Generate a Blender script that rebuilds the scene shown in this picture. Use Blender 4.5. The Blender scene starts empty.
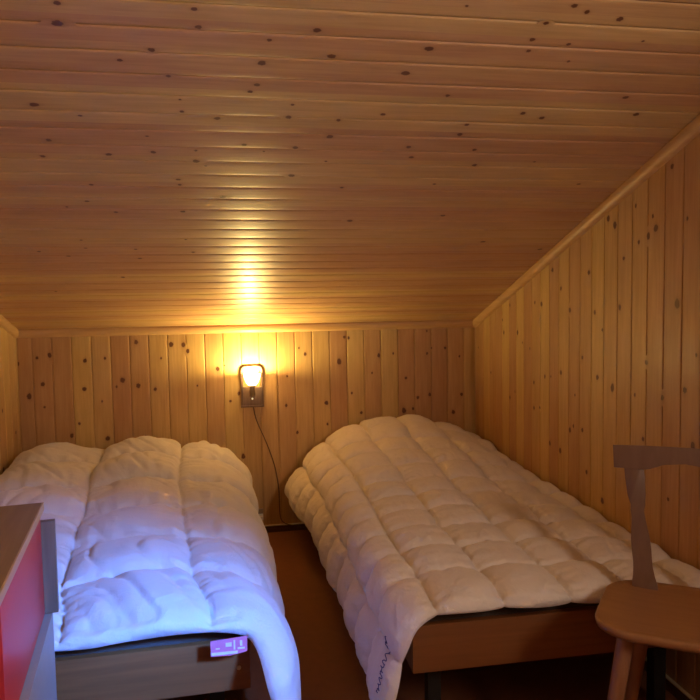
import bpy, bmesh, math, random
import numpy as np
from mathutils import Vector, Matrix, noise

random.seed(7)
C = bpy.context.scene.collection
XL, XR, YB, YF = -1.166, 1.358, 3.731, -1.0
ZT, SL = 1.176, 0.3295            # ceiling height at the back wall, ceiling rise per metre
def zc(y): return ZT + SL*(YB-y)

# ---------------------------------------------------------------- materials
def new_mat(name):
    m = bpy.data.materials.new(name); m.use_nodes = True
    nt = m.node_tree; b = nt.nodes['Principled BSDF']
    return m, nt, b
def N(nt, t, **k):
    n = nt.nodes.new(t)
    for a, v in k.items():
        if a == 'inp':
            for i, x in v.items(): n.inputs[i].default_value = x
        else: setattr(n, a, v)
    return n
def math_(nt, op, a, b=None, c=None):
    n = nt.nodes.new('ShaderNodeMath'); n.operation = op
    for i, v in enumerate((a, b, c)):
        if v is None: continue
        if isinstance(v, (int, float)): n.inputs[i].default_value = v
        else: nt.links.new(v, n.inputs[i])
    return n.outputs[0]
def mixc(nt, f, a, b, mode='MIX'):
    n = nt.nodes.new('ShaderNodeMix'); n.data_type = 'RGBA'; n.blend_type = mode
    for s, v in ((n.inputs[0], f), (n.inputs[6], a), (n.inputs[7], b)):
        if isinstance(v, (int, float)): s.default_value = v
        elif isinstance(v, tuple): s.default_value = (*v, 1) if len(v) == 3 else v
        else: nt.links.new(v, s)
    return n.outputs[2]

def pine(name, pitch, phase, c1, c2, knot=(.12, .04, .015), rough=.5, coat=.1, seed=0.0, tone_=.28):
    """local X runs across the boards, local Y along them; attribute 'knot' darkens the knots"""
    m, nt, b = new_mat(name); L = nt.links.new
    tc = N(nt, 'ShaderNodeTexCoord'); sp = N(nt, 'ShaderNodeSeparateXYZ'); L(tc.outputs['Object'], sp.inputs[0])
    x, y = sp.outputs[0], sp.outputs[1]
    idx = math_(nt, 'FLOOR', math_(nt, 'DIVIDE', math_(nt, 'SUBTRACT', x, phase), pitch))
    wn = N(nt, 'ShaderNodeTexWhiteNoise', noise_dimensions='1D'); L(math_(nt, 'ADD', idx, 13.7+seed), wn.inputs['W'])
    rnd = wn.outputs['Value']
    at = N(nt, 'ShaderNodeAttribute', attribute_name='knot')
    k = at.outputs['Fac']
    cb = N(nt, 'ShaderNodeCombineXYZ')
    L(math_(nt, 'ADD', math_(nt, 'MULTIPLY', x, 1.0), math_(nt, 'MULTIPLY', idx, 3.1)), cb.inputs[0])
    L(math_(nt, 'MULTIPLY', math_(nt, 'ADD', y, math_(nt, 'MULTIPLY', rnd, 17)), .045), cb.inputs[1])
    # grain lines bend around the knots
    wav = N(nt, 'ShaderNodeTexNoise', inp={'Scale': 95, 'Detail': 5, 'Roughness': .62, 'Distortion': .35}); L(cb.outputs[0], wav.inputs['Vector'])
    cb2 = N(nt, 'ShaderNodeCombineXYZ')
    L(math_(nt, 'ADD', x, math_(nt, 'MULTIPLY', rnd, 9)), cb2.inputs[0]); L(math_(nt, 'MULTIPLY', y, .16), cb2.inputs[1])
    big = N(nt, 'ShaderNodeTexNoise', inp={'Scale': 16, 'Detail': 3, 'Roughness': .5}); L(cb2.outputs[0], big.inputs['Vector'])
    rp = N(nt, 'ShaderNodeValToRGB'); rp.color_ramp.elements[0].position = .36; rp.color_ramp.elements[1].position = .66
    L(wav.outputs['Fac'], rp.inputs[0])
    rp2 = N(nt, 'ShaderNodeValToRGB'); rp2.color_ramp.elements[0].position = .35; rp2.color_ramp.elements[1].position = .7
    L(big.outputs['Fac'], rp2.inputs[0])
    f = math_(nt, 'ADD', math_(nt, 'MULTIPLY', rp.outputs[0], .52), math_(nt, 'MULTIPLY', rp2.outputs[0], .5))
    col = mixc(nt, f, c1, c2)
    tone = math_(nt, 'ADD', math_(nt, 'MULTIPLY', rnd, tone_), 1-tone_/2)
    hv = N(nt, 'ShaderNodeHueSaturation'); L(col, hv.inputs['Color']); L(tone, hv.inputs['Value'])
    L(math_(nt, 'ADD', math_(nt, 'MULTIPLY', wn.outputs['Value'], .03), .485), hv.inputs['Hue'])
    kk = N(nt, 'ShaderNodeMapRange', inp={'From Min': .0, 'From Max': .8}); kk.interpolation_type = 'SMOOTHSTEP'; L(k, kk.inputs[0])
    col = mixc(nt, kk.outputs[0], hv.outputs[0], knot)
    L(col, b.inputs['Base Color'])
    b.inputs['Roughness'].default_value = rough
    b.inputs['Coat Weight'].default_value = coat; b.inputs['Coat Roughness'].default_value = .28
    bp = N(nt, 'ShaderNodeBump', inp={'Strength': .12, 'Distance': .001}); L(wav.outputs['Fac'], bp.inputs['Height']); L(bp.outputs[0], b.inputs['Normal'])
    return m

def wood(name, c1, c2, axis=0, scale=60, rough=.45, coat=.1, stretch=.05):
    m, nt, b = new_mat(name); L = nt.links.new
    tc = N(nt, 'ShaderNodeTexCoord'); mp = N(nt, 'ShaderNodeMapping')
    s = [1, 1, 1]; s[axis] = stretch; mp.inputs['Scale'].default_value = s
    L(tc.outputs['Object'], mp.inputs[0])
    n = N(nt, 'ShaderNodeTexNoise', inp={'Scale': scale, 'Detail': 5, 'Roughness': .6, 'Distortion': .4}); L(mp.outputs[0], n.inputs['Vector'])
    rp = N(nt, 'ShaderNodeValToRGB'); rp.color_ramp.elements[0].position = .3; rp.color_ramp.elements[1].position = .7
    rp.color_ramp.elements[0].color = (*c1, 1); rp.color_ramp.elements[1].color = (*c2, 1)
    L(n.outputs['Fac'], rp.inputs[0]); L(rp.outputs[0], b.inputs['Base Color'])
    b.inputs['Roughness'].default_value = rough; b.inputs['Coat Weight'].default_value = coat; b.inputs['Coat Roughness'].default_value = .3
    bp = N(nt, 'ShaderNodeBump', inp={'Strength': .15, 'Distance': .001}); L(n.outputs['Fac'], bp.inputs['Height']); L(bp.outputs[0], b.inputs['Normal'])
    return m
def plain(name, c, rough=.6, metal=0, noise_amt=.06, scale=40, coat=0):
    m, nt, b = new_mat(name); L = nt.links.new
    tc = N(nt, 'ShaderNodeTexCoord')
    n = N(nt, 'ShaderNodeTexNoise', inp={'Scale': scale, 'Detail': 4}); L(tc.outputs['Object'], n.inputs['Vector'])
    a = tuple(max(0, v*(1-noise_amt)) for v in c); d = tuple(min(1, v*(1+noise_amt)) for v in c)
    L(mixc(nt, n.outputs['Fac'], a, d), b.inputs['Base Color'])
    b.inputs['Roughness'].default_value = rough; b.inputs['Metallic'].default_value = metal; b.inputs['Coat Weight'].default_value = coat
    return m
def cloth(name, c, scale=9):
    m, nt, b = new_mat(name); L = nt.links.new
    tc = N(nt, 'ShaderNodeTexCoord')
    n = N(nt, 'ShaderNodeTexNoise', inp={'Scale': scale, 'Detail': 6, 'Roughness': .6, 'Distortion': 1.2}); L(tc.outputs['Object'], n.inputs['Vector'])
    n2 = N(nt, 'ShaderNodeTexNoise', inp={'Scale': 38, 'Detail': 4, 'Distortion': 2.0}); L(tc.outputs['Object'], n2.inputs['Vector'])
    L(mixc(nt, n.outputs['Fac'], tuple(v*.94 for v in c), c), b.inputs['Base Color'])
    b.inputs['Roughness'].default_value = .82; b.inputs['Sheen Weight'].default_value = .25; b.inputs['Sheen Roughness'].default_value = .4
    hh = math_(nt, 'ADD', math_(nt, 'MULTIPLY', n.outputs['Fac'], 1.0), math_(nt, 'MULTIPLY', n2.outputs['Fac'], .22))
    bp = N(nt, 'ShaderNodeBump', inp={'Strength': .6, 'Distance': .014}); L(hh, bp.inputs['Height']); L(bp.outputs[0], b.inputs['Normal'])
    return m

# ---------------------------------------------------------------- object helpers
def mesh_obj(name, verts, faces, mat=None, parent=None, smooth=False):
    me = bpy.data.meshes.new(name); me.from_pydata([tuple(v) for v in verts], [], faces); me.update()
    if smooth:
        me.polygons.foreach_set('use_smooth', [True]*len(me.polygons))
    o = bpy.data.objects.new(name, me); C.objects.link(o)
    if mat: me.materials.append(mat)
    if parent: o.parent = parent
    return o
def bm_obj(name, bm, mat=None, parent=None, smooth=None):
    bmesh.ops.recalc_face_normals(bm, faces=bm.faces)
    me = bpy.data.meshes.new(name); bm.to_mesh(me); bm.free()
    if smooth is not None:
        if smooth is True: me.polygons.foreach_set('use_smooth', [True]*len(me.polygons))
        else: me.shade_smooth(); me.set_sharp_from_angle(angle=math.radians(smooth))
    o = bpy.data.objects.new(name, me); C.objects.link(o)
    if mat: me.materials.append(mat)
    if parent: o.parent = parent
    return o
def add_box(bm, x0, x1, y0, y1, z0, z1, bev=0, seg=2, mtx=None):
    r = bmesh.ops.create_cube(bm, size=1)
    vs = r['verts']
    for v in vs:
        v.co = Vector(((x0+x1)/2+v.co.x*(x1-x0), (y0+y1)/2+v.co.y*(y1-y0), (z0+z1)/2+v.co.z*(z1-z0)))
    if bev:
        es = list({e for v in vs for e in v.link_edges})
        rr = bmesh.ops.bevel(bm, geom=es, offset=bev, segments=seg, affect='EDGES', profile=.7)
        vs = list({v for f in rr['faces'] for v in f.verts} | {v for v in vs if v.is_valid})
    if mtx: bmesh.ops.transform(bm, matrix=mtx, verts=vs)
    return vs
def box(name, x0, x1, y0, y1, z0, z1, mat, parent=None, bev=.002):
    bm = bmesh.new(); add_box(bm, x0, x1, y0, y1, z0, z1, bev)
    return bm_obj(name, bm, mat, parent, 35 if bev else None)
def prism(name, pts, d0, d1, mat, parent=None, plane='XZ', bev=.002, frame=None):
    """closed outline extruded from d0 to d1 along the remaining axis"""
    bm = bmesh.new()
    def P(a, b, d):
        p = {'XZ': (a, d, b), 'XY': (a, b, d), 'YZ': (d, a, b)}[plane]
        return frame @ Vector(p) if frame else Vector(p)
    v0 = [bm.verts.new(P(a, b, d0)) for a, b in pts]; v1 = [bm.verts.new(P(a, b, d1)) for a, b in pts]
    n = len(pts)
    bm.faces.new(v0); bm.faces.new(v1[::-1])
    for i in range(n): bm.faces.new((v0[i], v0[(i+1) % n], v1[(i+1) % n], v1[i]))
    if bev:
        cap = [e for e in bm.edges if (e.verts[0] in v0) == (e.verts[1] in v0)]
        bmesh.ops.bevel(bm, geom=cap, offset=bev, segments=2, affect='EDGES', profile=.7)
    return bm_obj(name, bm, mat, parent, 40)
def tube(name, pts, rads, mat, parent=None, n=12, cap=True):
    pts = [Vector(p) for p in pts]
    if isinstance(rads, (int, float)): rads = [rads]*len(pts)
    V, F = [], []
    up = None
    for i, p in enumerate(pts):
        t = (pts[min(i+1, len(pts)-1)]-pts[max(i-1, 0)]).normalized()
        if up is None: up = t.orthogonal().normalized()
        up = (up-t*up.dot(t)).normalized(); s = t.cross(up)
        for k in range(n):
            a = 2*math.pi*k/n; V.append(p+(up*math.cos(a)+s*math.sin(a))*rads[i])
    for i in range(len(pts)-1):
        for k in range(n):
            F.append((i*n+k, i*n+(k+1) % n, (i+1)*n+(k+1) % n, (i+1)*n+k))
    if cap: F.append(tuple(range(n))[::-1]); F.append(tuple((len(pts)-1)*n+k for k in range(n)))
    o = mesh_obj(name, V, F, mat, parent, True)
    o.data.set_sharp_from_angle(angle=math.radians(50))
    return o
def spline(pts, n):
    """Catmull-Rom through pts"""
    P = [Vector(p) for p in pts]; P = [P[0]*2-P[1]]+P+[P[-1]*2-P[-2]]; out = []
    for i in range(1, len(P)-2):
        for k in range(n):
            t = k/n; a, b, c, d = P[i-1:i+3]
            out.append(.5*((2*b)+(c-a)*t+(2*a-5*b+4*c-d)*t*t+(3*b-a-3*c+d)*t**3))
    out.append(P[-2]); return out
def empty(name, loc, rz=0):
    o = bpy.data.objects.new(name, None); o.empty_display_size = .1; C.objects.link(o); o.location = loc; o.rotation_euler = (0, 0, rz); return o
def tag(o, label, cat, group=None):
    o['label'] = label; o['category'] = cat
    if group: o['group'] = group
    return o
def struct(o, label=None):
    o['kind'] = 'structure'
    if label: o['label'] = label
    return o

# knots as seen on the boards (ceiling x,y / right wall y,z / back wall x,z)
KC= [(-0.357, 1.5), (-0.079, 1.496), (-0.372, 1.556), (-0.074, 1.547), (0.19, 1.539), (0.084, 1.576), (-0.185, 1.624), (0.233, 1.619), (-0.262, 1.662), (0.068, 1.652), (0.058, 1.731), (-0.157, 1.711), (0.041, 1.758), (-0.504, 1.838), (-0.138, 1.799), (-0.138, 1.848), (-0.402, 1.878), (-0.047, 1.873), (0.153, 1.805), (0.285, 1.866), (0.271, 1.944), (0.405, 1.834), (0.146, 1.859), (-0.244, 1.963), (-0.238, 2.042), (-0.513, 1.993), (-0.552, 2.074), (-0.366, 2.058), (0.025, 1.994), (0.083, 2.027), (-0.115, 2.029), (-0.119, 2.086), (-0.092, 2.111), (0.275, 2.073), (0.175, 2.003), (0.174, 2.159), (0.348, 2.23), (-0.182, 2.193), (-0.18, 2.225), (-0.453, 2.231), (-0.413, 2.413), (-0.564, 2.378), (-0.188, 2.406), (-0.491, 2.338), (0.413, 2.47), (-0.047, 2.303), (-0.58, 2.635), (-0.58, 2.706), (-0.397, 2.718), (-0.198, 2.631), (-0.179, 2.747), (-0.661, 2.78), (-0.758, 2.736), (-0.496, 3.005), (0.08, 3.034), (-0.814, 3.167), (-0.394, 2.806), (0.512, 1.446), (0.757, 1.428), (0.886, 1.458), (0.706, 1.534), (0.833, 1.6), (0.713, 1.571), (0.986, 1.521), (0.463, 1.579), (0.803, 1.543), (0.428, 1.667), (0.715, 1.482), (0.563, 1.746), (0.66, 1.87), (0.655, 1.917), (0.805, 1.81), (0.87, 1.828), (1.147, 1.799), (1.069, 1.727), (0.517, 1.987), (0.54, 2.042), (0.728, 1.994), (0.759, 2.08), (0.66, 2.2), (0.952, 2.054), (1.179, 2.187), (1.004, 2.654), (1.292, 2.73), (0.76, 2.425)]
KR= [(1.931, 1.695), (1.855, 1.522), (2.125, 1.601), (2.028, 1.553), (2.011, 1.512), (2.051, 1.49), (2.105, 1.475), (2.254, 1.551), (2.298, 1.581), (2.195, 1.426), (2.436, 1.389), (2.666, 1.333), (2.745, 1.416), (2.921, 1.275), (2.853, 1.268), (2.587, 1.241), (2.389, 1.232), (2.334, 1.166), (3.212, 1.265), (3.119, 1.128), (3.06, 1.081), (2.975, 1.057), (2.217, 1.251), (2.201, 1.246), (1.896, 1.263), (1.804, 1.107), (2.054, 1.064), (2.482, 1.05), (2.816, 0.939), (2.757, 0.945), (2.664, 0.972), (3.31, 1.187), (3.669, 1.021), (3.475, 0.894), (3.213, 0.79), (3.15, 0.829), (2.867, 0.789), (2.93, 0.899), (2.541, 0.89), (2.479, 0.755), (2.119, 0.945), (2.104, 0.938), (1.854, 0.994), (1.965, 0.956), (2.367, 0.981), (2.261, 0.954), (3.291, 1.122), (2.582, 0.736), (2.546, 0.89), (2.123, 0.951), (2.107, 0.939), (1.85, 0.99), (1.961, 0.949), (2.068, 0.798), (1.928, 0.628), (2.667, 0.63), (2.766, 0.643), (2.485, 0.754), (2.459, 0.752), (2.553, 0.758), (2.444, 0.59), (2.325, 0.507), (2.87, 0.79), (2.929, 0.778), (2.237, 0.951), (1.814, 0.827), (3.221, 0.791), (3.15, 0.821)]
KB= [(-1.165, 1.0), (-1.069, 1.028), (-1.117, 0.825), (-1.046, 0.887), (-0.828, 1.006), (-0.837, 0.853), (-0.725, 1.016), (-0.56, 1.099), (-0.432, 1.008), (-0.377, 1.081), (-0.312, 1.078), (-0.289, 1.043), (-0.671, 0.86), (-0.638, 0.894), (-0.558, 0.862), (-0.469, 0.838), (-0.244, 0.85), (-0.131, 0.94), (-0.094, 0.957), (-0.067, 0.757), (-0.019, 0.798), (-0.87, 0.667), (-0.911, 0.604), (-0.749, 0.783), (-0.529, 0.581), (-0.728, 0.58), (-1.043, 0.764), (-1.005, 1.041), (-0.134, 0.943), (0.251, 0.886), (-0.017, 0.796), (-0.067, 0.756), (-0.005, 0.442), (0.243, 0.72), (0.302, 0.563), (0.242, 0.288), (0.321, 1.043), (0.356, 1.008), (0.581, 1.098), (0.606, 1.093), (0.55, 0.959), (0.739, 0.888), (0.78, 0.988), (0.865, 0.997), (0.471, 0.725), (0.475, 0.603), (0.619, 0.776), (0.673, 0.66), (0.925, 0.662), (0.979, 0.671), (1.009, 0.735), (1.081, 0.75), (1.067, 1.122), (1.094, 1.022), (1.067, 0.991), (1.176, 1.02), (1.263, 0.969), (0.939, 0.852), (1.224, 0.64), (1.275, 0.744), (0.303, 0.564)]
# ---------------------------------------------------------------- the room
def boards(name,  a0, a1, y0f, y1f, pitch, phase, mat, knots, holes=None, thick=.018, ks=1.0):
    """tongue-and-groove panel in the local XY plane facing +Z; knots = local (x, y) spots"""
    V, F, K, SM = [], [], [], []
    half = [(.0012, -.0035), (.0026, -.0014), (.006, -.0006), (.014, -.0002), (.03, 0)] if name == 'ceiling' else [(.0012, -.0032), (.0019, -.0011), (.0032, -.0003), (.008, -.0001), (.03, 0)]
    first = math.floor((a0-phase)/pitch); last = math.ceil((a1-phase)/pitch)
    def strip(pts, smooth, segs):
        for (s0, s1) in segs:
            base = len(V)
            for x, z in pts:
                V.append((x, s0(x), z)); V.append((x, s1(x), z)); K.extend((0, 0))
            for i in range(len(pts)-1):
                F.append((base+2*i, base+2*i+2, base+2*i+3, base+2*i+1)); SM.append(smooth)
    for k in range(first, last):
        b0 = phase+k*pitch; jit = random.uniform(-.0003, .0003)
        pts = [(b0+d, z+jit) for d, z in half] + [(b0+pitch-d, z+jit) for d, z in half[::-1]]
        lo, hi = max(b0, a0), min(b0+pitch, a1)
        if hi-lo < .001: continue
        pts = [(min(max(x, lo), hi), z) for x, z in pts]
        mid = (lo+hi)/2
        segs = [(y0f, y1f)]
        if holes:
            for (h0, h1, q0, q1) in holes:
                if mid > h0 and mid < h1:
                    segs = [(y0f, lambda x, q=q0: q), (lambda x, q=q1: q, y1f)]
        strip(pts, True, segs)
        g = [(max(b0-.0018, a0), -.0031), (max(b0-.0007, a0), -.0065), (min(b0+.0007, a1), -.0065), (min(b0+.0018, a1), -.0031)]
        if b0 > a0: strip(g, False, segs)
    # knots: small irregular ovals laid into the face of a board
    done = []
    for (kx, ky) in knots:
        if any((kx-a)**2+(ky-b)**2 < .0006 for a, b in done): continue
        done.append((kx, ky))
        r = random.choice((.0045, .006, .007, .008, .0095))*random.uniform(.85, 1.1)*ks; st = random.uniform(1.0, 1.5)
        n = 14; z = .0006; base = len(V)
        V.append((kx, ky, z)); K.append(1)
        ph = [random.uniform(.85, 1.15) for _ in range(n)]
        for q, (rr, kv) in enumerate(((.55, 1), (1, .75), (1.35, .22), (2.3, 0))):
            for i in range(n):
                a = 2*math.pi*i/n; R = r*rr*ph[i]
                V.append((kx+R*math.cos(a)*(1 if q < 3 else .8), ky+R*math.sin(a)*st*(1 if q < 3 else 1.6), z if q < 3 else .0004)); K.append(kv)
        for i in range(n):
            j = (i+1) % n
            F.append((base, base+1+i, base+1+j)); SM.append(True)
            for q in range(3):
                o = base+1+q*n; F.append((o+i, o+n+i, o+n+j, o+j)); SM.append(True)
    me = bpy.data.meshes.new(name); me.from_pydata(V, [], F); me.update()
    me.polygons.foreach_set('use_smooth', SM)
    at = me.attributes.new('knot', 'FLOAT', 'POINT'); at.data.foreach_set('value', K)
    me.materials.append(mat)
    o = bpy.data.objects.new(name, me); C.objects.link(o)
    return o

def rnd_knots(a0, a1, b0, b1, n, ok=lambda a, b: True):
    out = []
    while len(out) < n:
        a, b = random.uniform(a0, a1), random.uniform(b0, b1)
        if ok(a, b): out.append((a, b))
    return out
HZ = math.hypot(1, SL)
PB = dict(c1=(.47, .28, .10), c2=(.62, .41, .18))
m_back = pine('pine_back', .0993, -.1, **PB)
m_right = pine('pine_right', .09, .012, seed=5.3, **PB)
m_left = pine('pine_left', .09, .0, seed=9.1, **PB)
m_ceil = pine('pine_ceiling', .08, .0, c1=(.47, .28, .13), c2=(.63, .41, .205), seed=2.2, rough=.43, coat=.14, tone_=.16)
m_front = pine('pine_front', .0993, 0, seed=20.1, **PB)

# back wall: local X = world X, local Y = world Z
w = boards('wall_back', XL, XR, lambda x: 0, lambda x: ZT+.01, .0993, -.1, m_back, KB)
w.matrix_world = Matrix(((1, 0, 0, 0), (0, 0, -1, YB), (0, 1, 0, 0), (0, 0, 0, 1))); struct(w)
# right wall: local X = -world Y (so that Z points into the room), local Y = world Z
WIN = (-.55, .20, 1.45, 2.10)      # window in the right gable, behind the camera: y0, y1, z0, z1
kr = [(-y, z) for y, z in KR if y > 1.2]+[(-y, z) for y, z in rnd_knots(YF, 1.3, .1, 2.3, 45, lambda a, b: not (WIN[0]-.05 < a < WIN[1]+.05 and WIN[2]-.05 < b < WIN[3]+.05))]
w = boards('wall_right', -YB, -YF, lambda x: 0, lambda x: zc(-x), .09, -2.505-.09*6, m_right, kr, holes=[(-WIN[1]-.02, -WIN[0]+.02, WIN[2], WIN[3])])
w.matrix_world = Matrix(((0, 0, -1, XR), (-1, 0, 0, 0), (0, 1, 0, 0), (0, 0, 0, 1))); struct(w)
# left wall: local X = world Y
kl = rnd_knots(YF, YB, .1, 1.2, 60)
w = boards('wall_left', YF, YB, lambda x: 0, lambda x: zc(x), .09, .0, m_left, kl)
w.matrix_world = Matrix(((0, 0, 1, XL), (1, 0, 0, 0), (0, 1, 0, 0), (0, 0, 0, 1))); struct(w)
# front wall behind the camera
w = boards('wall_front', -XR, -XL, lambda x: 0, lambda x: zc(YF), .0993, 0, m_front, rnd_knots(-XR, -XL, .1, 2.5, 60))
w.matrix_world = Matrix(((-1, 0, 0, 0), (0, 0, 1, YF), (0, 1, 0, 0), (0, 0, 0, 1))); struct(w)
# ceiling: local X = distance up the slope from the back wall, local Y = world X, Z faces down into the room
SLEN = (YB-YF)*HZ
kc = [((YB-y)*HZ, -x) for x, y in KC]+[(a, b) for a, b in rnd_knots(2.4, SLEN, -XR, -XL, 110)]
w = boards('ceiling', 0, SLEN, lambda x: -XR, lambda x: -XL, .08, ((YB-1.558)*HZ) % .08, m_ceil, kc, ks=.7)
ex = Vector((0, -1, SL)).normalized(); ey = Vector((-1, 0, 0)); ez = ex.cross(ey)
w.matrix_world = Matrix(((ex.x, ey.x, ez.x, 0), (ex.y, ey.y, ez.y, YB), (ex.z, ey.z, ez.z, ZT), (0, 0, 0, 1))); struct(w)
# floor
m_floor = plain('floor_brown', (.23, .075, .025), rough=.8, noise_amt=.14, scale=30)
struct(box('floor', XL-.02, XR+.02, YF-.02, YB+.02, -.04, 0, m_floor, bev=0))
# trims
m_trim = wood('pine_trim', (.50, .29, .12), (.66, .42, .20), axis=0, scale=50)
m_trimy = wood('pine_trim_sloped', (.50, .29, .12), (.66, .42, .20), axis=1, scale=50)
prof = [(0, 0), (.016, 0), (.020, -.010), (.016, -.030), (.008, -.038), (0, -.040)]      # (away from wall, down)
def trim_back():
    pts = [(YB-a-.0008, ZT+b-.0005+SL*a) for a, b in prof]
    return prism('trim_1', pts, XL, XR, m_trim, plane='YZ', bev=0)
struct(trim_back())
def trim_side(name, x, s):
    bm = bmesh.new(); rows = []
    for y in (YF, YB-.02):
        rows.append([bm.verts.new((x+s*(a+.0008), y, zc(y)-.001+b*1.15)) for a, b in prof])
    n = len(prof)
    for i in range(n): bm.faces.new((rows[0][i], rows[0][(i+1) % n], rows[1][(i+1) % n], rows[1][i]))
    bm.faces.new(rows[0]); bm.faces.new(rows[1][::-1])
    return struct(bm_obj(name, bm, m_trimy, None, 40))
trim_side('trim_2', XR, -1); trim_side('trim_3', XL, 1)
m_skirt = wood('skirting_brown', (.10, .05, .022), (.16, .085, .04), axis=0)
m_light_edge = plain('skirting_edge', (.62, .50, .34), .5)
for nm, args in (('baseboard_back', (XL+.014, XR-.014, YB-.014, YB-.001)), ('baseboard_front', (XL+.014, XR-.014, YF+.001, YF+.014)),
                 ('baseboard_left', (XL+.001, XL+.014, YF, YB)), ('baseboard_right', (XR-.014, XR-.001, YF, YB))):
    b_ = struct(box(nm, *args, .0005, .036, m_skirt, bev=.001))
    a = args; e = box('top_bead', a[0], a[1], a[2]-(.003 if 'back' in nm else 0), a[3], .0365, .041, m_light_edge, b_, bev=.001)
# window in the right gable wall (behind the camera): frame, sash bars and glass
wn = empty('window_1', (XR, (WIN[0]+WIN[1])/2, WIN[2])); struct(wn)
m_win = plain('window_white', (.75, .74, .70), .4)
hw = (WIN[1]-WIN[0])/2; hh = WIN[3]-WIN[2]
bm = bmesh.new()
add_box(bm, -.012, .06, -hw-.05, hw+.05, -.05, .0, .003); add_box(bm, -.012, .06, -hw-.05, hw+.05, hh, hh+.05, .003)
add_box(bm, -.012, .06, -hw-.05, -hw, 0, hh, .003); add_box(bm, -.012, .06, hw, hw+.05, 0, hh, .003)
bm_obj('window_frame', bm, m_win, wn, 35)
bm = bmesh.new(); add_box(bm, .03, .05, -.02, .02, 0, hh, .002); bm_obj('glazing_bar', bm, m_win, wn, 35)
mg, nt, b = new_mat('window_glass'); b.inputs['Transmission Weight'].default_value = 1; b.inputs['Roughness'].default_value = 0; b.inputs['IOR'].default_value = 1.1
box('pane', .037, .041, -hw, hw, 0, hh, mg, wn, bev=0)

# ---------------------------------------------------------------- beds
m_bed = wood('bed_board_wood', (.19, .07, .02), (.26, .10, .03), axis=0, scale=45, rough=.5, coat=.05)
m_bedside = wood('bed_rail_wood', (.13, .065, .034), (.2, .105, .055), axis=1, scale=45, rough=.5, coat=.05)
m_dark = plain('dark_bed_leg', (.012, .009, .008), .7)
m_matt = plain('mattress_ticking', (.07, .055, .05), .9)
m_screw = plain('screw_metal', (.6, .55, .45), .35, .8)
def make_bed(x0, x1, label, screw=False, rz=0):
    w = x1-x0; r = empty('single_bed', ((x0+x1)/2, 1.709, 0)); h = w/2; r.rotation_euler.z = rz
    tag(r, label, 'bed', 'two low single beds')
    Ly = YB-.035-1.709
    box('footboard', -h, h, 0, .022, .262, .396, m_bed, r, .004)
    box('headboard', -h, h, Ly-.022, Ly, .262, .396, m_bed, r, .004)
    box('side_rail', -h, -h+.02, .0225, Ly-.0225, .262, .396, m_bedside, r, .003)
    box('side_rail', h-.02, h, .0225, Ly-.0225, .262, .396, m_bedside, r, .003)
    bm = bmesh.new()
    for k in range(13):
        y = .08+k*(Ly-.16)/12; add_box(bm, -h+.021, h-.021, y-.03, y+.03, .285, .299, .002)
    bm_obj('slat_base', bm, m_bedside, r, 35)
    for sx in (-1, 1):
        for y in (.0, Ly-.24):
            box('leg', sx*(h-.09)-.02, sx*(h-.09)+.02, y+.10, y+.14, .0005, .285, m_dark, r, .003)
    bm = bmesh.new(); add_box(bm, -h+.022, h-.022, .024, Ly-.024, .3, .41, .025, 4)
    bm_obj('mattress', bm, m_matt, r, 60)
    if screw:
        bm = bmesh.new(); bmesh.ops.create_cone(bm, segments=16, radius1=.006, radius2=.005, depth=.003, cap_ends=True, matrix=Matrix.Translation((h-.03, -.0012, .322)) @ Matrix.Rotation(math.pi/2, 4, 'X'))
        bm_obj('screw', bm, m_screw, r, 35)
    return r
make_bed(-1.04, .001, 'low brown wooden single bed on the left, with bare footboard, under the plump wide-celled duvet', True, .036)
make_bed(.4405, 1.345, 'low brown wooden single bed against the right wall, under the small-celled quilted duvet')

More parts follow.
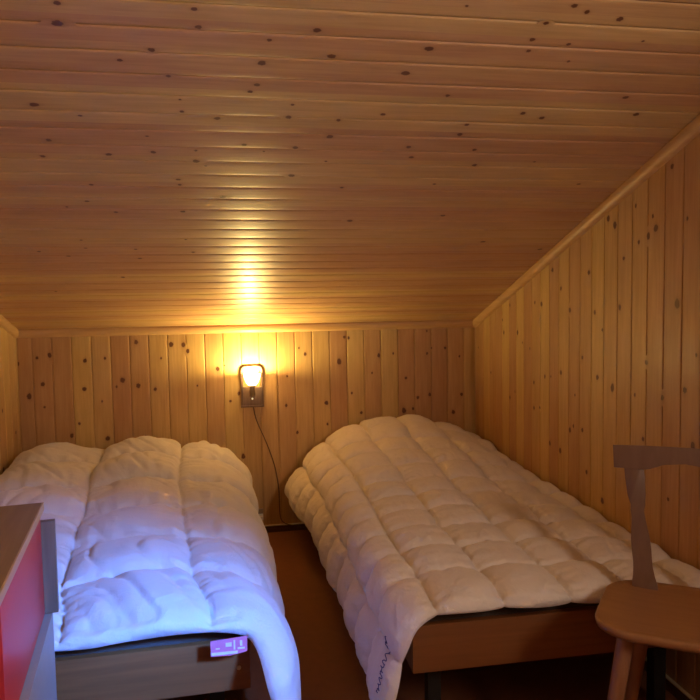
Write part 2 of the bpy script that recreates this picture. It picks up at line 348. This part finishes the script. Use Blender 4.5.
# ---------------------------------------------------------------- duvets
def nz(x, y, z=0): return noise.noise(Vector((x, y, z)))
def sstep(a, b, x):
    t = min(max((x-a)/(b-a), 0), 1); return t*t*(3-2*t)
def section(keys, y):
    """keys: list of (y, [(x, z)...]) sections with equal counts; interpolates smoothly and returns a dense polyline"""
    if y <= keys[0][0]: pts = keys[0][1]
    elif y >= keys[-1][0]: pts = keys[-1][1]
    else:
        for (ya, A), (yb, B) in zip(keys, keys[1:]):
            if ya <= y <= yb:
                t = (y-ya)/(yb-ya); t = t*t*(3-2*t)*.6+t*.4
                pts = [(a[0]+(b[0]-a[0])*t, a[1]+(b[1]-a[1])*t) for a, b in zip(A, B)]; break
    d = spline([(p[0], 0, p[1]) for p in pts], 8)
    return d
def duvet(name, keys, width, useams, vseams, nu, nv, H, wr, mat, y_warp=None, seed=0, hem=.006, sharp=.42, extra=None, wf=lambda y: 1.0):
    """quilted duvet: sections across the bed in (x, z), stitched cells at useams (arc length) and vseams (y)"""
    ys = np.linspace(vseams[0], vseams[-1], nv+1)
    B = np.zeros((nv+1, nu+1, 3)); U = np.linspace(0, width, nu+1)
    for i, y in enumerate(ys):
        d = section(keys, y); L = [0.0]
        for a, b in zip(d, d[1:]): L.append(L[-1]+(b-a).length)
        ext = (d[-1]-d[-2]).normalized()
        Lx = np.array(L); X = np.array([p.x for p in d]); Z = np.array([p.z for p in d])
        Us = U*wf(y); xs = np.interp(Us, Lx, X); zs = np.interp(Us, Lx, Z)
        over = np.clip(Us-Lx[-1], 0, None); xs = xs+over*ext.x; zs = zs+over*ext.z
        B[i, :, 0] = xs; B[i, :, 2] = zs; B[i, :, 1] = y
        if y_warp is not None:
            for j in range(nu+1): B[i, j, 1] += y_warp(U[j], y)
    du = np.gradient(B, axis=1); dv = np.gradient(B, axis=0)
    Nn = np.cross(du, dv); Nn /= np.linalg.norm(Nn, axis=2, keepdims=True)
    if Nn[nv//2, nu//3, 2] < 0: Nn = -Nn
    us, vs = list(useams), list(vseams)
    T = np.zeros((nv+1, nu+1)); Bt = np.zeros((nv+1, nu+1))
    for i, y in enumerate(ys):
        for j, u in enumerate(U):
            # the stitching lines wander slightly
            uu = u+.008*nz(y*3, u*2, seed+1)+.004*nz(y*11, u*6, seed+2); vv = y+.010*nz(u*3.5, y*2, seed+3)+.004*nz(u*13, y*5, seed+4)
            e = min(u, width-u, y-vs[0], vs[-1]-y)
            a = max(k for k in range(len(us)-1) if us[k] <= uu or k == 0); c = max(k for k in range(len(vs)-1) if vs[k] <= vv or k == 0)
            wu = us[a+1]-us[a]; wv = vs[c+1]-vs[c]
            fa = min(max((uu-us[a])/wu, 0), 1); fb = min(max((vv-vs[c])/wv, 0), 1)
            pu = (4*fa*(1-fa)); pv = (4*fb*(1-fb))
            puff = (pu**sharp)*(pv**sharp)
            cs = nz(a*7.3+seed, c*5.1)*.35+1
            dus = min(fa, 1-fa)*wu; dvs = min(fb, 1-fb)*wv
            h = H*puff*cs
            # gathers running away from the stitching
            s1, s2, s3, s4 = wr
            g = s1*nz(u*s3+a*3, vv*4, seed+9)*math.exp(-dvs/(.16*wv+.01))+s1*nz(uu*4, y*s3+c*5, seed+11)*math.exp(-dus/(.16*wu+.01))
            g *= min(1, min(dus, dvs)/.006+.25)
            # long soft creases inside the cells
            q = nz(u*s4+y*s4*.45+1.5*nz(u*3, y*3, seed), y*s4*.28-u*s4*.12, seed+21+a*1.7+c*2.3)
            cr = -s2*max(0, 1-abs(q)*3.2)**1.5*min(1, puff)
            lo = .22*H*nz(u*6, y*6, seed+31)*puff
            k = min(1, e/.02)
            st = -.0045*(math.exp(-(dus/.005)**2)+math.exp(-(dvs/.005)**2))
            T[i, j] = h+(g+cr+lo+st)*k
            Bt[i, j] = .3*H*puff
    top = B+Nn*(T[..., None]+hem); bot = B-Nn*(Bt[..., None]*.25+hem*.3)
    if extra is not None: top, bot = extra(top, bot, U, ys, Nn)
    V = list(map(tuple, top.reshape(-1, 3)))+list(map(tuple, bot.reshape(-1, 3)))
    W = nu+1; O = (nv+1)*W; F = []
    for i in range(nv):
        for j in range(nu):
            a = i*W+j; F.append((a, a+1, a+W+1, a+W)); F.append((O+a, O+a+W, O+a+W+1, O+a+1))
    for j in range(nu):
        F.append((j, O+j, O+j+1, j+1)); a = nv*W+j; F.append((a, a+1, O+a+1, O+a))
    for i in range(nv):
        a = i*W; F.append((a, a+W, O+a+W, O+a)); a = i*W+nu; F.append((a, O+a, O+a+W, a+W))
    o = mesh_obj(name, V, F, mat, None, True)
    bm = bmesh.new(); bm.from_mesh(o.data); bmesh.ops.recalc_face_normals(bm, faces=bm.faces); bm.to_mesh(o.data); bm.free()
    o.data.polygons.foreach_set('use_smooth', [True]*len(o.data.polygons))
    return o, top, U, ys

m_duv = cloth('duvet_cotton', (.74, .735, .74))
m_duv2 = cloth('quilt_cotton', (.83, .79, .76), scale=14)
# left: three broad columns, slightly askew on the bed, hanging over the aisle side
Lk = [(1.60, [(-.89, .435), (-.66, .45), (-.43, .435), (-.22, .45), (-.07, .445), (.012, .415), (.048, .33), (.065, .22), (.068, .12)]),
      (2.05, [(-.97, .44), (-.72, .46), (-.50, .45), (-.28, .47), (-.12, .46), (-.01, .42), (.04, .34), (.06, .24), (.065, .14)]),
      (2.60, [(-1.04, .45), (-.80, .47), (-.57, .46), (-.35, .48), (-.18, .47), (-.04, .43), (.02, .35), (.045, .25), (.05, .16)]),
      (3.15, [(-1.11, .49), (-.93, .50), (-.70, .50), (-.48, .52), (-.26, .50), (-.10, .45), (-.025, .38), (.0, .27), (.008, .18)]),
      (3.50, [(-1.12, .525), (-.97, .545), (-.75, .52), (-.52, .535), (-.31, .52), (-.13, .475), (-.055, .40), (-.02, .29), (-.012, .18)]),
      (3.67, [(-1.13, .505), (-.98, .535), (-.76, .51), (-.53, .525), (-.32, .51), (-.14, .465), (-.065, .40), (-.03, .29), (-.022, .18)])]
def lw(u, y): return .085*(1-sstep(1.62, 2.2, y))*(1-1.3*sstep(.88, 1.0, u))
d1, top1, U1, Y1 = duvet('duvet', Lk, 1.27, [0, .425, .80, 1.27], [1.60, 1.97, 2.30, 2.64, 2.98, 3.33, 3.66], 200, 320, .072, (.018, .013, 26, 10), m_duv, y_warp=lw, seed=3, sharp=.38)
tag(d1, 'plump white duvet with broad stitched cells on the left bed, lit blue', 'duvet')
# right: small quilted cells, lifted over a pillow at the head
Rk = [(1.66, [(1.345, .42), (1.15, .44), (.95, .445), (.70, .45), (.53, .45), (.445, .425), (.41, .36), (.385, .27), (.365, .19)]),
      (2.10, [(1.345, .425), (1.15, .44), (.95, .455), (.70, .46), (.52, .455), (.435, .425), (.405, .36), (.385, .28), (.37, .20)]),
      (2.70, [(1.345, .43), (1.15, .45), (.95, .475), (.70, .48), (.52, .465), (.43, .43), (.39, .36), (.36, .28), (.345, .20)]),
      (3.20, [(1.345, .44), (1.13, .51), (.93, .54), (.70, .55), (.52, .52), (.42, .46), (.36, .40), (.32, .32), (.295, .25)]),
      (3.50, [(1.34, .46), (1.11, .56), (.92, .605), (.70, .60), (.51, .54), (.41, .46), (.345, .39), (.29, .32), (.25, .24)]),
      (3.68, [(1.33, .47), (1.10, .56), (.91, .60), (.70, .595), (.51, .535), (.41, .455), (.345, .385), (.29, .315), (.245, .235)])]
RU = [0, .09, .275, .465, .66, .85, 1.02, 1.19]
def hemr(u, y):
    k = max(q for q in range(7) if RU[q] <= u or q == 0); f = min(max((u-RU[k])/(RU[k+1]-RU[k]), 0), 1)
    return (.008-.020*math.sin(math.pi*f)**.6)*(1-sstep(1.66, 1.85, y))
vs = [1.66, 1.87, 2.06, 2.24, 2.42, 2.60, 2.78, 2.96, 3.14, 3.32, 3.50, 3.68]
d2, top2, U2, Y2 = duvet('duvet', Rk, 1.19, RU, vs, 240, 400, .045, (.011, .003, 38, 14), m_duv2, y_warp=hemr, seed=8, wf=lambda y: 1+.075*sstep(2.8, 3.5, y), sharp=.37)
tag(d2, 'cream quilted duvet with small stitched cells on the right bed, humped at the head end', 'duvet')
# blue embroidered lettering near the hanging foot corner of the right duvet
def on_surface(top, U, Y, u, y, lift, Nz):
    j = int(np.argmin(abs(U-u))); i = int(np.argmin(abs(Y-y)))
    return Vector(top[i, j])+Nz*lift
pts = []
for k in range(110):
    t = k/109
    u = .985+t*.14+.002*math.sin(k*.9); y = 1.725-.02*t+.006*math.sin(k*.55)+.003*math.sin(k*1.3)
    uu = np.clip(u, 0, 1.185)
    fj = np.interp(uu, U2, np.arange(len(U2))); fi = np.interp(y, Y2, np.arange(len(Y2)))
    j0, i0 = int(fj), int(fi); a, b = fj-j0, fi-i0
    p = (top2[i0, j0]*(1-a)*(1-b)+top2[i0, j0+1]*a*(1-b)+top2[i0+1, j0]*(1-a)*b+top2[i0+1, j0+1]*a*b)
    pts.append(Vector(p)+Vector((-.0012, -.0008, .0003)))
m_blue = plain('blue_thread', (.05, .06, .22), .6)
t_ = tube('embroidered_lettering', pts, .0013, m_blue, d2, 6); t_['label'] = 'dark blue stitched lettering'
# pink care label at the foot hem of the left duvet
m_pink = plain('pink_label', (.75, .22, .38), .6); m_white = plain('label_white', (.85, .8, .82), .6)
lab = prism('care_label', [(-.098, .388), (-.098, .428), (-.005, .434), (-.006, .394), (-.05, .386)], 1.672, 1.674, m_pink, d1, 'XZ', bev=0); lab['label'] = 'pink printed label'
bm = bmesh.new()
for x0, x1, z0, z1 in ((-.096, -.03, .375, .382), (-.06, -.045, .395, .405), (-.04, -.036, .386, .41), (-.03, -.012, .386, .39), (-.024, -.018, .394, .408), (-.085, -.075, .39, .393)):
    add_box(bm, x0, x1, 1.6708, 1.6722, z0+.016, z1+.016)
bm_obj('printed_marks', bm, m_white, lab)

BEAM, FILL, EXPO = 5.6, 31, 0.04
# ---------------------------------------------------------------- wall lamp
m_lampwood = wood('lamp_wood', (.14, .085, .055), (.22, .14, .09), axis=2, scale=70, rough=.5)
LX, LZ = .054, .73
lamp = empty('wall_lamp', (LX, YB-.0005, LZ)); tag(lamp, 'small wooden wall lamp with a glowing conical shade above its base block', 'lamp')
# inverted-U frame
o_pts = [(-.063, 0), (-.059, .19)]+[(-.059+.028*(1-math.cos(a)), .193+.028*math.sin(a)) for a in np.linspace(0, math.pi/2, 6)]
o_pts += [(-x, z) for x, z in o_pts[::-1]]
i_pts = [(x*.83, z-.009 if z > .1 else z) for x, z in o_pts]
prism('frame', o_pts+i_pts[::-1], -.022, -.004, m_lampwood, lamp, 'XZ', .0015)
prism('base_block', [(-.0515, .002), (-.0505, .105), (.0505, .105), (.0515, .002)], -.03, -.003, m_lampwood, lamp, 'XZ', .003)
box('bottom_ledge', -.064, .064, -.034, -.003, -.008, .0015, m_lampwood, lamp, .002)
def lathe(name, prof, cx, cy, mat, parent, n=32, closed=False, smooth=40):
    V, F = [], []
    for r, z in prof:
        for k in range(n):
            a = 2*math.pi*k/n; V.append((cx+r*math.cos(a), cy+r*math.sin(a), z))
    m = len(prof)
    for i in range(m if closed else m-1):
        for k in range(n):
            a, b = i*n+k, i*n+(k+1) % n; c, d = ((i+1) % m)*n+(k+1) % n, ((i+1) % m)*n+k
            F.append((a, b, c, d))
    o = mesh_obj(name, V, F, mat, parent, True); 
    bm = bmesh.new(); bm.from_mesh(o.data); bmesh.ops.recalc_face_normals(bm, faces=bm.faces); bm.to_mesh(o.data); bm.free()
    o.data.set_sharp_from_angle(angle=math.radians(smooth)); return o
CY = -.092
m_shade, nt, b = new_mat('shade_glass'); nt.nodes.remove(b)
tr = N(nt, 'ShaderNodeBsdfTranslucent', inp={'Color': (.97, .90, .72, 1)}); df = N(nt, 'ShaderNodeBsdfDiffuse', inp={'Color': (.9, .85, .75, 1)})
mx = N(nt, 'ShaderNodeMixShader', inp={0: .25}); em = N(nt, 'ShaderNodeEmission', inp={'Color': (1, .80, .5, 1), 'Strength': 3.0}); ad = N(nt, 'ShaderNodeAddShader')
nt.links.new(tr.outputs[0], mx.inputs[1]); nt.links.new(df.outputs[0], mx.inputs[2]); nt.links.new(mx.outputs[0], ad.inputs[0]); nt.links.new(em.outputs[0], ad.inputs[1])
nt.links.new(ad.outputs[0], nt.nodes['Material Output'].inputs[0])
lathe('lamp_shade', [(.022, .122), (.030, .133), (.041, .158), (.048, .184), (.0465, .184), (.0395, .159), (.0285, .135), (.020, .1235)], 0, CY, m_shade, lamp, closed=True)
m_brass = plain('lamp_socket_metal', (.35, .27, .16), .35, .7)
lathe('lamp_holder', [(0, .062), (.012, .062), (.014, .066), (.014, .118), (.021, .1215), (.018, .128), (.010, .130), (.0, .130)], 0, CY, m_brass, lamp)
tube('arm', [(0, -.028, .078), (0, -.045, .078), (0, CY+.010, .078)], .007, m_brass, lamp)
m_bulb, nt, b = new_mat('bulb_glow'); b.inputs['Emission Color'].default_value = (1, .78, .45, 1); b.inputs['Emission Strength'].default_value = 12
bm = bmesh.new(); bmesh.ops.create_uvsphere(bm, u_segments=20, v_segments=14, radius=.016, matrix=Matrix.Translation((0, CY, .152)) @ Matrix.Diagonal((1, 1, 1.25, 1)))
bm_obj('bulb', bm, m_bulb, lamp, True)
m_sw, nt, b = new_mat('switch_cream_glow'); b.inputs['Base Color'].default_value = (.9, .85, .7, 1); b.inputs['Emission Color'].default_value = (1, .9, .6, 1); b.inputs['Emission Strength'].default_value = .6  # faint glow put into the knob material so the dot shows bright
bm = bmesh.new(); bmesh.ops.create_uvsphere(bm, u_segments=14, v_segments=10, radius=.0055, matrix=Matrix.Translation((0, -.033, .040)))
bm_obj('switch', bm, m_sw, lamp, True)
m_cord = plain('cord_brown', (.13, .075, .035), .5)
cp = spline([(LX+.004, YB-.010, LZ-.010), (.075, YB-.006, .64), (.125, YB-.006, .515), (.167, YB-.006, .385), (.188, YB-.006, .25), (.192, YB-.006, .10), (.215, YB-.018, .052), (.29, YB-.03, .03), (.36, YB-.03, .01)], 8)
c_ = tube('power_cord', [Vector(p)-Vector(lamp.location) for p in cp], .0028, m_cord, lamp, 8)
pl = bpy.data.lights.new('lamp_light', 'POINT'); pl.energy = 20; pl.color = (1, .71, .24); pl.shadow_soft_size = .014
po = bpy.data.objects.new('lamp_light', pl); C.objects.link(po); po.location = (LX, YB+CY, LZ+.181)

# small pale stepped box low on the wall by the left bed
m_cream = plain('cream_plastic', (.85, .80, .66), .45)
sk = empty('socket_box', (.068, YB-.001, .075)); tag(sk, 'small cream stepped box low on the back wall, beside the left bed', 'socket')
box('cover', -.035, .029, -.02, 0, 0, .036, m_cream, sk, .003); box('cover_lip', -.035, .029, -.034, -.0205, .012, .026, m_cream, sk, .002)
box('top_cap', -.035, .029, -.016, 0, .037, .064, plain('cap_tan', (.36, .27, .17), .5), sk, .003)

# ---------------------------------------------------------------- cabinet at the left edge
m_top = wood('cabinet_top_brown', (.20, .13, .075), (.27, .18, .11), axis=1, scale=55, rough=.4)
m_edge = plain('edge_band_tan', (.55, .40, .25), .45)
m_red = plain('red_lacquer', (.52, .035, .04), .4, noise_amt=.03, coat=0)
m_grey = wood('end_panel_greybrown', (.12, .09, .065), (.18, .135, .10), axis=2, scale=60)
m_pale = plain('pale_grey_laminate', (.30, .30, .28), .5)
cab = empty('cabinet', (-.452, 1.577, 0), .149); tag(cab, 'low cabinet with red doors and brown top at the foot of the left bed', 'cabinet')
CL = -1.15
box('cabinet_top', -.46, -.004, CL, 0, .823, .84, m_top, cab, .0015)
box('front_edge_band', -.0035, 0, CL, 0, .822, .8405, m_edge, cab, .001)
box('carcass', -.45, -.024, CL+.004, -.022, .586, .8225, m_pale, cab, .001)
box('end_panel', -.45, .022, -.02, -.001, .588, .800, m_grey, cab, .0015)
for y0, y1 in ((-.488, -.022), (-1.015, -.525)):
    dr = box('door', -.0225, -.006, y0, y1, .590, .819, m_red, cab, .0015)
box("door_gap_shade", -.0235, -.0228, -.60, -.40, .588, .8215, m_dark, cab, 0)  # thin dark sheet standing in for the shade between the doors
box('lower_body', -.45, .008, CL+.004, -.001, .06, .584, m_pale, cab, .002)
box('plinth', -.43, -.03, CL+.02, -.02, .0005, .0595, m_dark, cab, .001)

# ---------------------------------------------------------------- chair
m_seat = wood('chair_seat_wood', (.25, .115, .045), (.33, .165, .07), axis=0, scale=35, rough=.38, coat=.3)
m_back = wood('chair_wood_shaded', (.145, .08, .055), (.19, .11, .075), axis=2, scale=45, rough=.45, coat=.15)  # darker, greyer than the seat: shade on the back put into the colour
ang = math.radians(-33)
chair = empty('wooden_chair', (1.058, 1.419, 0), ang)
tag(chair, 'brown wooden chair with carved back splats, in front of the right bed', 'chair')
# local x: along the back rail, local -y: towards the sitter's front
SH, TH = .512, .026
def rounded(hw, yf, yb, rf, rb, taper=.015, n=8):
    P = []
    for cx, cy, r, a0 in ((hw-rf, yf+rf, rf, -90), (hw-taper-rb, yb-rb, rb, 0), (-hw+taper+rb, yb-rb, rb, 90), (-hw+rf, yf+rf, rf, 180)):
        for k in range(n+1):
            a = math.radians(a0+90*k/n); P.append((cx+r*math.cos(a), cy+r*math.sin(a)))
    return P
out = rounded(.21, -.163, .172, .085, .10)
bm = bmesh.new()
def ring(s, z): return [bm.verts.new((x*s[0], y*s[1]+s[2], z)) for x, y in out]
R_ = [ring((.93, .92, 0), SH-TH), ring((.985, .98, 0), SH-TH+.006), ring((1, 1, 0), SH-.010), ring((.995, .995, 0), SH-.003), ring((.975, .97, 0), SH)]
for sc, dz in ((.85, -.003), (.6, -.008), (.3, -.011)): R_.append(ring((sc, sc, 0), SH+dz))
for a, b in zip(R_, R_[1:]):
    for i in range(len(a)): bm.faces.new((a[i], a[(i+1) % len(a)], b[(i+1) % len(a)], b[i]))
bm.faces.new(R_[0][::-1]); bm.faces.new(R_[-1])
bm_obj('seat', bm, m_seat, chair, 50)
# back plane leans away from the sitter
yb0 = .135; lean = math.atan2(.075, .33)
fr = Matrix.Translation((0, yb0, SH-.006)) @ Matrix.Rotation(-lean, 4, 'X')
def splat(cx, s):
    prof = [(-.004, .032), (.012, .031), (.030, .027), (.05, .0215), (.065, .0205), (.10, .0245), (.125, .0240), (.15, .0210), (.18, .0170), (.20, .0152), (.215, .0165), (.230, .0205), (.245, .0235), (.262, .0235), (.285, .025), (.33, .025)]
    t = .098*s      # the splats splay outwards towards the rail
    pts = [(cx-t*z+s*w, z) for z, w in prof]+[(cx-t*z-s*w, z) for z, w in prof[::-1]]
    return prism('back_splat', pts, -.010, .010, m_back, chair, 'XZ', .003, fr)
SPX = .096
splat(-SPX, 1); splat(SPX, -1)
hwR = .178; RZ = .024
top = [(-hwR, .288), (-hwR-.004, .35), (-.09, .353), (0, .354), (.09, .353), (hwR+.004, .35), (hwR, .288)]
under = [(.13, .288), (.096, .288), (.088, .293), (.055, .306), (0, .313), (-.055, .306), (-.088, .293), (-.096, .288), (-.13, .288)]
prism('top_rail', [(x, z+RZ) for x, z in top+under], -.014, .012, m_back, chair, 'XZ', .003, fr)
m_leg = wood('chair_leg_wood', (.26, .12, .06), (.34, .17, .09), axis=2, scale=50)
for (x, y), (fx, fy) in (((-.137, -.095), (-.205, -.165)), ((.137, -.095), (.205, -.165)), ((-.09, .09), (-.15, .19)), ((.09, .09), (.15, .19))):
    pts = [Vector((x, y, SH-TH-.002)).lerp(Vector((fx, fy, 0.0)), t) for t in (0, .1, .3, .6, .9, 1)]
    tube('leg', pts, [.019, .0195, .0185, .0165, .014, .0135], m_leg, chair, 20)

# ---------------------------------------------------------------- blue sky beam and added warm fill at the gable window
def area(name, loc, target, sx, sy, e, col, spread):
    l = bpy.data.lights.new(name, 'AREA'); l.shape = 'RECTANGLE'; l.size = sx; l.size_y = sy; l.energy = e; l.color = col; l.spread = math.radians(spread)
    o = bpy.data.objects.new(name, l); C.objects.link(o); o.location = loc
    o.rotation_euler = (Vector(target)-Vector(loc)).to_track_quat('-Z', 'Y').to_euler(); return o
area('window_sky_beam', (XR-.03, -.17, 1.82), (-.22, 1.75, .42), .3, .3, BEAM, (.03, .235, 1), 23)
area('window_warm_fill', (XR-.03, -.17, 1.78), (-.6, .7, 1.9), .65, .55, FILL, (1, .77, .58), 170)  # warm fill added at the window, aimed up to brighten the ceiling
W = bpy.data.worlds.new('World'); bpy.context.scene.world = W; W.use_nodes = True
nt = W.node_tree; bg = nt.nodes['Background']; sky = N(nt, 'ShaderNodeTexSky'); sky.sky_type = 'NISHITA'; sky.sun_disc = False; sky.sun_elevation = math.radians(12)
nt.links.new(sky.outputs[0], bg.inputs[0]); bg.inputs[1].default_value = .15

# ---------------------------------------------------------------- camera
cam = bpy.data.cameras.new('Camera'); co = bpy.data.objects.new('Camera', cam); C.objects.link(co)
yaw, pitch, roll, F = .1628, .0655, .0173, 663.53
f = Vector((math.sin(yaw)*math.cos(pitch), math.cos(yaw)*math.cos(pitch), -math.sin(pitch)))
r = Vector((math.cos(yaw), -math.sin(yaw), 0)); d = f.cross(r)
r2 = r*math.cos(roll)+d*math.sin(roll); d2 = -r*math.sin(roll)+d*math.cos(roll)
co.matrix_world = Matrix(((r2.x, -d2.x, -f.x, 0), (r2.y, -d2.y, -f.y, 0), (r2.z, -d2.z, -f.z, 1.2716), (0, 0, 0, 1)))
cam.sensor_fit = 'HORIZONTAL'; cam.sensor_width = 36; cam.lens = F/700*36; cam.clip_start = .02
s = bpy.context.scene; s.camera = co
s.view_settings.view_transform = 'Standard'; s.view_settings.look = 'None'; s.view_settings.gamma = 1; s.view_settings.use_curve_mapping = False
s.view_settings.exposure = EXPO
